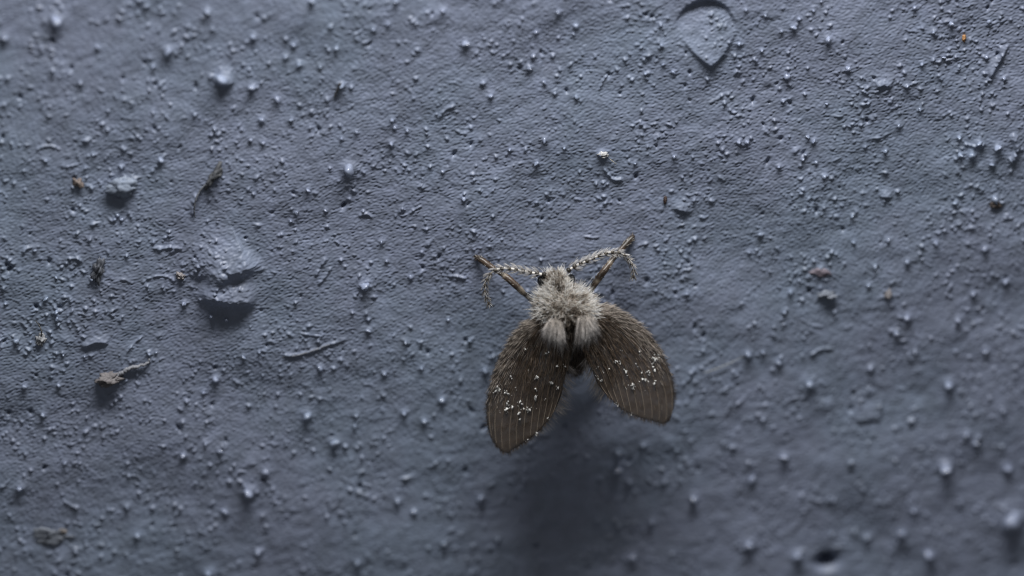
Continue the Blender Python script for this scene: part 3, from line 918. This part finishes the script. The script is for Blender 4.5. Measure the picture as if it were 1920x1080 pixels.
    part("white_scale_patch", strands("white_scale_patch", np.array(roots), np.array(dirs), np.array(Ls), np.array(Ws), jitter(n4, 0.1), cw, cw), SCALE, wing, kind="stuff")
    return wing


def wing_height(S, T):
    base = 0.98 + 0.06 * S
    return base + (T - 0.35) * 0.40 + 0.10 * np.sin(np.pi * np.clip(T, 0, 1)) * (1 - 0.4 * S) + 0.10 * np.exp(-(S / 0.25) ** 2)


LSPECK = [(933, 730, 3.0, 16), (947, 733, 1.6, 6), (957, 708, 1.2, 3), (1005, 708, 2.2, 8), (1011, 707, 1.2, 4), (990, 694, 1.0, 2), (1035, 718, 2.0, 6),
          (1046, 727, 2.0, 6), (1020, 710, 1.0, 2), (969, 729, 1.0, 2), (955, 741, 1.5, 4), (951, 752, 1.5, 4), (953, 760, 1.5, 4), (948, 764, 2.0, 4),
          (962, 765, 1.2, 3), (976, 753, 1.8, 6), (974, 762, 1.2, 3), (990, 766, 2.4, 12), (981, 766, 1.0, 2), (975, 773, 1.0, 2), (945, 770, 1.5, 3),
          (1006, 743, 1.4, 4), (1022, 748, 1.2, 4), (1004, 730, 1.0, 3), (937, 770, 1.0, 2), (1019, 663, 1.5, 3), (1027, 662, 1.0, 2), (961, 671, 1.2, 2),
          (985, 650, 3.0, 4), (1028, 785, 1.6, 3), (1006, 812, 1.4, 3), (988, 826, 1.0, 2), (1045, 690, 1.5, 2), (1058, 685, 1.0, 2), (992, 718, 1.0, 1),
          (1010, 764, 1, 1), (940, 750, 3, 1), (976, 786, 2, 2)]
RSPECK = [(1228, 672, 3.2, 18), (1222, 682, 2.6, 8), (1234, 668, 2, 6), (1226, 690, 1.2, 3), (1213, 697, 1.8, 6), (1215, 702, 1.2, 3), (1153, 678, 2.2, 8), (1161, 678, 1.6, 6),
          (1185, 722, 2.2, 9), (1187, 727, 1.4, 4), (1197, 716, 1.0, 2), (1206, 709, 1.2, 3), (1213, 713, 1.2, 3), (1227, 716, 1.2, 3), (1223, 704, 1.0, 2),
          (1196, 685, 1.0, 3), (1200, 662, 1.2, 3), (1172, 728, 1.0, 2), (1142, 692, 1.0, 2), (1130, 696, 1.0, 2), (1164, 655, 1.2, 2), (1155, 757, 2.0, 6),
          (1119, 705, 2.0, 5), (1128, 714, 1.6, 3), (1183, 776, 1.0, 2), (1120, 690, 2, 3), (1168, 690, 2, 3), (1203, 696, 1, 2), (1178, 700, 2, 2), (1210, 728, 2, 1)]

make_wing([(1006, 598), (982, 613), (958, 638), (942, 666), (928, 696), (918, 731), (912.5, 763), (913.6, 791), (919, 817)],
          [(919, 817), (930, 835), (942, 847), (953.6, 850), (960, 844), (972.6, 836), (987.6, 826), (1006, 812), (1028, 787), (1040, 770)],
          [(1046, 614), (1064, 640), (1068, 668), (1062, 694), (1058, 713), (1055, 731), (1049, 750), (1040, 770)],
          -1, wing_height, LSPECK, (0.75, 0.10, -0.72), "")
make_wing([(1116, 573), (1150, 581), (1173, 591), (1206, 616), (1234, 652), (1248, 678), (1259.6, 706), (1264, 731), (1264, 759), (1259.6, 777)],
          [(1259.6, 777), (1252.7, 789), (1242, 795), (1232, 791.5), (1213, 787), (1199, 783), (1183, 776), (1158, 759), (1135, 738)],
          [(1094, 608), (1090, 640), (1098, 670), (1109, 692), (1120.7, 719.5), (1135, 738)],
          1, wing_height, RSPECK, (-0.40, 0.10, -0.90), "")

# antennae: a string of beads with whorls of white hair
def make_antenna(pts, heights, nseg=14):
    P3 = np.array([PF(x, y, h) for (x, y), h in zip(pts, heights)])
    path = smooth_path(P3, nseg * 8 + 1)
    fr = np.linspace(0, 1, len(path))
    core_r = np.interp(fr, [0, 0.5, 1], [0.026, 0.020, 0.010])
    ant = part("antenna", tube("antenna", path, core_r * 1.05, 7, np.tile(np.array([[0.80, 0.77, 0.72]]), (len(path), 1))), CHITIN)
    hr, hd, hl, hb = [], [], [], []
    for k in range(nseg):
        i0 = k * 8
        seg = path[i0:i0 + 7]
        f = k / (nseg - 1)
        r0 = (0.060 if k < 2 else 0.052) * (1 - 0.60 * f)
        prof = np.array([0.40, 0.85, 1.0, 0.95, 0.75, 0.5, 0.25]) * r0
        c = np.array([[0.035, 0.030, 0.024]]) * (0.6 if k < 1 else 1.3) * (1 + 2.5 * f)
        part("antenna_bead", tube("antenna_bead", seg, prof, 8, np.tile(c, (7, 1))), CHITIN, ant)
        tan = norm(path[min(i0 + 8, len(path) - 1)] - path[i0])
        s1 = norm(np.cross(tan, np.array([0.1, 1, 0.2])))
        s2 = np.cross(tan, s1)
        for _ in range(40 if k > 0 else 6):
            a_ = rng.uniform(0, 6.283)
            rad = math.cos(a_) * s1 + math.sin(a_) * s2
            if rad[1] < -0.55 and rng.random() < 0.75:
                continue
            hr.append(path[i0 + rng.integers(1, 5)] + rad * r0 * 0.8)
            hd.append(rad * 0.75 + tan * 0.75 + rng.normal(0, 0.12, 3))
            hb.append(-rad * 0.25 + tan * 0.2)
            hl.append(rng.uniform(0.11, 0.19) * (1 - 0.25 * f))
    n_ = len(hr)
    g_ = rng.uniform(0.7, 1.1, n_)[:, None]
    part("whorl_hair", strands("whorl_hair", np.array(hr), np.array(hd), np.array(hl), np.full(n_, 0.014), np.array(hb),
                               np.clip(np.array([[0.75, 0.73, 0.72]]) * g_, 0, 0.95), np.clip(np.array([[0.92, 0.92, 0.93]]) * g_, 0, 0.95)), FUR, ant, kind="stuff")


make_antenna([(1024, 516), (1000, 512), (980, 508), (960, 504), (945, 503), (930, 506), (919, 514), (912, 525), (909, 538), (910, 551), (914, 563), (919, 576)],
             [0.66, 0.66, 0.64, 0.62, 0.60, 0.58, 0.56, 0.54, 0.52, 0.50, 0.48, 0.46])
make_antenna([(1063, 509), (1075, 501), (1092, 493), (1110, 485), (1130, 477), (1148, 473), (1165, 475), (1177, 484), (1185, 497), (1188, 511), (1186, 526)],
             [0.66, 0.65, 0.63, 0.60, 0.58, 0.56, 0.55, 0.53, 0.51, 0.49, 0.47])


# legs
def make_leg(pts, nhair=260, visible=True):
    """pts: (px, py, h, radius px, tint)."""
    P3 = np.array([PF(x, y, h) for x, y, h, r, c in pts])
    n_ = 60
    seg = np.concatenate([[0], np.cumsum(np.linalg.norm(np.diff(P3, axis=0), axis=1))])
    uu = np.linspace(0, seg[-1], n_)
    path = np.stack([np.interp(uu, seg, P3[:, k]) for k in range(3)], 1)
    rr = np.interp(uu, seg, [p_[3] * 0.0118 for p_ in pts])
    tint = np.stack([np.interp(uu, seg, [p_[4][k] for p_ in pts]) for k in range(3)], 1)
    leg = part("leg", tube("leg", path, rr, 9, tint), CHITIN)
    k = rng.integers(2, n_ - 1, nhair)
    tan = norm(path[k] - path[k - 1])
    s1 = norm(np.cross(tan, np.array([[0.1, 1, 0.2]])))
    s2 = np.cross(tan, s1)
    a_ = rng.uniform(0, 6.283, nhair)[:, None]
    rad = np.cos(a_) * s1 + np.sin(a_) * s2
    g_ = rng.uniform(0.6, 1.2, nhair)[:, None]
    pale = (rng.random(nhair) < 0.4)[:, None]
    col = np.where(pale, np.array([[0.55, 0.52, 0.48]]), np.array([[0.13, 0.09, 0.06]])) * g_
    part("leg_hair", strands("leg_hair", path[k] + rad * rr[k][:, None] * 0.9, tan * 1.0 + rad * 0.45, rng.uniform(0.03, 0.075, nhair), np.full(nhair, 0.008),
                             jitter(nhair, 0.05), col, col * 1.2), WINGHAIR, leg, kind="stuff")
    return leg


BR, DK, PL, WH = (0.085, 0.060, 0.044), (0.045, 0.036, 0.029), (0.36, 0.31, 0.25), (0.72, 0.70, 0.66)
make_leg([(1012, 574, 0.42, 3.5, DK), (1000, 565, 0.46, 3.2, WH), (990, 557, 0.48, 3.2, WH), (985, 553, 0.48, 3.0, DK), (980, 548, 0.47, 4.6, PL), (974, 542, 0.46, 5.0, PL),
          (971, 539, 0.45, 5.2, BR), (957, 526, 0.40, 5.6, BR), (950, 520, 0.37, 5.4, BR), (946, 517, 0.35, 4.6, PL), (942, 515, 0.33, 3.6, DK), (932, 508, 0.26, 4.0, DK),
          (926, 504, 0.21, 4.4, BR), (922, 501, 0.19, 4.8, BR), (912, 494, 0.13, 4.8, BR), (905, 489, 0.10, 5.0, BR), (900, 486, 0.08, 5.0, DK), (895, 483, 0.05, 4.2, DK), (891, 480, 0.03, 2.2, DK)])
make_leg([(1098, 558, 0.42, 3.5, DK), (1105, 549, 0.46, 3.2, WH), (1109, 543, 0.47, 3.6, WH), (1112, 538, 0.47, 4.4, DK), (1116, 531, 0.45, 5.4, BR), (1119, 527, 0.44, 5.2, PL), (1122, 522, 0.43, 5.6, BR),
          (1132, 509, 0.38, 5.6, BR), (1141, 497, 0.33, 5.0, BR), (1144, 493, 0.31, 4.4, PL), (1147, 489, 0.29, 4.0, DK), (1153, 481, 0.24, 4.0, DK), (1161, 472, 0.18, 3.8, DK),
          (1166, 466, 0.15, 4.2, BR), (1170, 462, 0.13, 4.6, DK), (1178, 453, 0.08, 5.2, DK), (1185, 446, 0.05, 4.6, DK), (1189, 441, 0.03, 2.2, DK)])
# the other four legs stay under the wings
for sx in (-1, 1):
    for (dy, out) in ((30, 62), (62, 52)):
        bx, by = 1064 + sx * 28, 575 + dy
        make_leg([(bx, by, 0.36, 3.5, DK), (bx + sx * out * 0.5, by + 18, 0.40, 4.5, BR), (bx + sx * out * 0.8, by + 44, 0.22, 4.0, BR), (bx + sx * out, by + 72, 0.06, 3.4, DK), (bx + sx * out * 1.03, by + 80, 0.02, 1.5, DK)], 40)

# ------------------------------------------------------------------ crumbs and fibres stuck to the wall
CRUMB = tint_material("dirt_crumb", 0.6, 0.0, 0.4)


def crumb(px, py, r, shape, tint, rough, seed, label, cat="crumb", name="dirt_crumb", ang=0.0, lift=0.3):
    x, z = WP(px, py)
    me = lump_mesh(name, 4, rough, 1.7, seed, tint)
    o = link(name, me, CRUMB, None, label=label, category=cat)
    R = r * 0.01
    o.scale = (R * shape[0], R * shape[1], R * shape[2])
    o.rotation_euler = (0, ang, 0)
    o.location = (x, -(ground(x, z) + R * shape[1] * lift), z)
    return o


crumb(228, 349, 22, (1.2, 0.5, 0.72), (0.22, 0.262, 0.34), 0.6, 3, "rounded pale blue-grey paint pebble with a dark underside, near the left edge", "pebble", "paint_pebble", 0.05, 0.5)
crumb(147, 343, 9, (1.1, 0.7, 0.7), (0.20, 0.165, 0.15), 0.8, 5, "tiny rust-brown crumb left of the pale paint pebble", ang=0.6)
crumb(1808, 72, 6, (0.6, 0.8, 1.1), (0.40, 0.22, 0.10), 0.4, 6, "tiny bright orange grain near the top right corner", "grain", "orange_grain")
crumb(204, 709, 17, (1.2, 0.8, 0.65), (0.16, 0.15, 0.155), 0.7, 8, "dark brown crumb at the left end of a pale thread", ang=-0.25, lift=0.6)
crumb(400, 328, 14, (1.4, 0.7, 0.55), (0.085, 0.09, 0.10), 0.8, 9, "dark ragged crumb with a thin tail hanging below it", ang=-0.95, lift=0.6)
crumb(76, 637, 10, (0.8, 0.8, 1.1), (0.31, 0.32, 0.34), 0.8, 10, "pale grey crumb with a short dark stalk near the left edge", ang=0.2)
crumb(1550, 552, 12, (1.2, 0.7, 0.6), (0.20, 0.225, 0.275), 0.8, 12, "blue-grey crumb just below the dark red speck", lift=0.4)
crumb(1538, 510, 15, (1.1, 0.25, 0.5), (0.19, 0.165, 0.20), 0.6, 13, "flat dark red speck to the right of the fly", "speck", "red_speck", 0.15)
crumb(1664, 551, 8, (0.7, 0.8, 1.1), (0.215, 0.205, 0.215), 0.8, 14, "small brownish crumb right of the blue-grey crumb", ang=0.2)
crumb(1867, 384, 9, (1.2, 0.6, 0.8), (0.09, 0.075, 0.07), 0.6, 15, "dark brown crumb tucked under a grain at the right edge")
crumb(338, 517, 7, (1.2, 0.8, 0.8), (0.24, 0.225, 0.23), 0.8, 16, "small brownish crumb left of the folded paint lump", ang=0.5)
crumb(1247, 375, 6, (0.6, 0.7, 1.2), (0.06, 0.04, 0.035), 0.4, 17, "tiny black-brown grain above the small dark ledge, upper right of the fly", "grain", "dark_grain")
crumb(1131, 288, 7, (1.3, 0.9, 0.7), (0.5, 0.5, 0.5), 0.8, 18, "small whitish crumb on a dark shadow above the fly's right antenna")
crumb(184, 505, 13, (0.7, 0.8, 1.7), (0.11, 0.12, 0.145), 0.9, 19, "upright dark grey cluster of grit between the left edge and the folded paint lump", "grit", "grit_cluster", 0.25)
crumb(98, 1005, 18, (1.8, 0.25, 0.7), (0.175, 0.195, 0.235), 1.1, 21, "blurred grey dirt smear in the bottom left corner", "dirt", "dirt_patch", -0.1, 0.1)
crumb(118, 996, 6, (1.2, 0.6, 0.7), (0.24, 0.215, 0.20), 0.5, 22, "tiny tan bit beside the grey dirt in the bottom left corner", ang=0.2, lift=0.5)


def fibre(pts, rad, tint, label, name="fibre", cat="fibre"):
    pth = []
    for (x, y, h) in pts:
        wx, wz = WP(x, y)
        pth.append((wx, -(ground(wx, wz) + h), wz))
    path = smooth_path(np.array(pth), 40)
    path += rng.normal(0, rad * 0.18, path.shape)
    r_ = np.interp(np.linspace(0, 1, 40), [0, 0.1, 0.6, 1], [rad * 0.5, rad, rad * 0.9, rad * 0.4]) * rng.uniform(0.8, 1.25, 40)
    t_ = np.array(tint)[None] * rng.uniform(0.7, 1.25, (40, 1))
    link(name, tube(name, path, r_, 7, t_), CRUMB, None, label=label, category=cat)


fibre([(205, 703, 0.06), (225, 700, 0.05), (240, 690, 0.06), (258, 685, 0.06), (276, 680, 0.05), (280, 672, 0.04)], 0.040, (0.25, 0.26, 0.29), "pale wavy thread with a brown crumb at its left end", "thread", "thread")
fibre([(395, 335, 0.05), (382, 348, 0.04), (374, 358, 0.04), (367, 372, 0.03), (364, 392, 0.02), (366, 408, 0.02)], 0.018, (0.13, 0.14, 0.16), "thin dark tail hanging from the ragged dark crumb")
fibre([(75, 632, 0.05), (78, 622, 0.08), (74, 610, 0.06), (66, 600, 0.04)], 0.016, (0.08, 0.08, 0.08), "short dark stalk above the pale grey crumb")
fibre([(1142, 296, 0.03), (1150, 302, 0.04), (1156, 307, 0.02)], 0.007, (0.45, 0.42, 0.34), "hair-thin yellowish fibre beside the whitish crumb above the fly")
fibre([(527, 670, -0.014), (555, 665, 0.0), (585, 657, -0.008), (612, 647, 0.0), (640, 640, -0.014)], 0.019, (0.185, 0.20, 0.24), "low grey-brown thread pressed into the paint left of the fly's wing", "thread", "thread")
fibre([(1318, 697, 0.05), (1340, 690, 0.06), (1370, 678, 0.05), (1395, 667, 0.0)], 0.012, (0.28, 0.30, 0.32), "faint straight pale fibre right of the fly's right wing")
fibre([(638, 152, 0.10), (633, 166, 0.06), (626, 182, 0.03)], 0.030, (0.05, 0.05, 0.055), "short blurred dark bristle leaning left in the upper left", "bristle", "bristle")
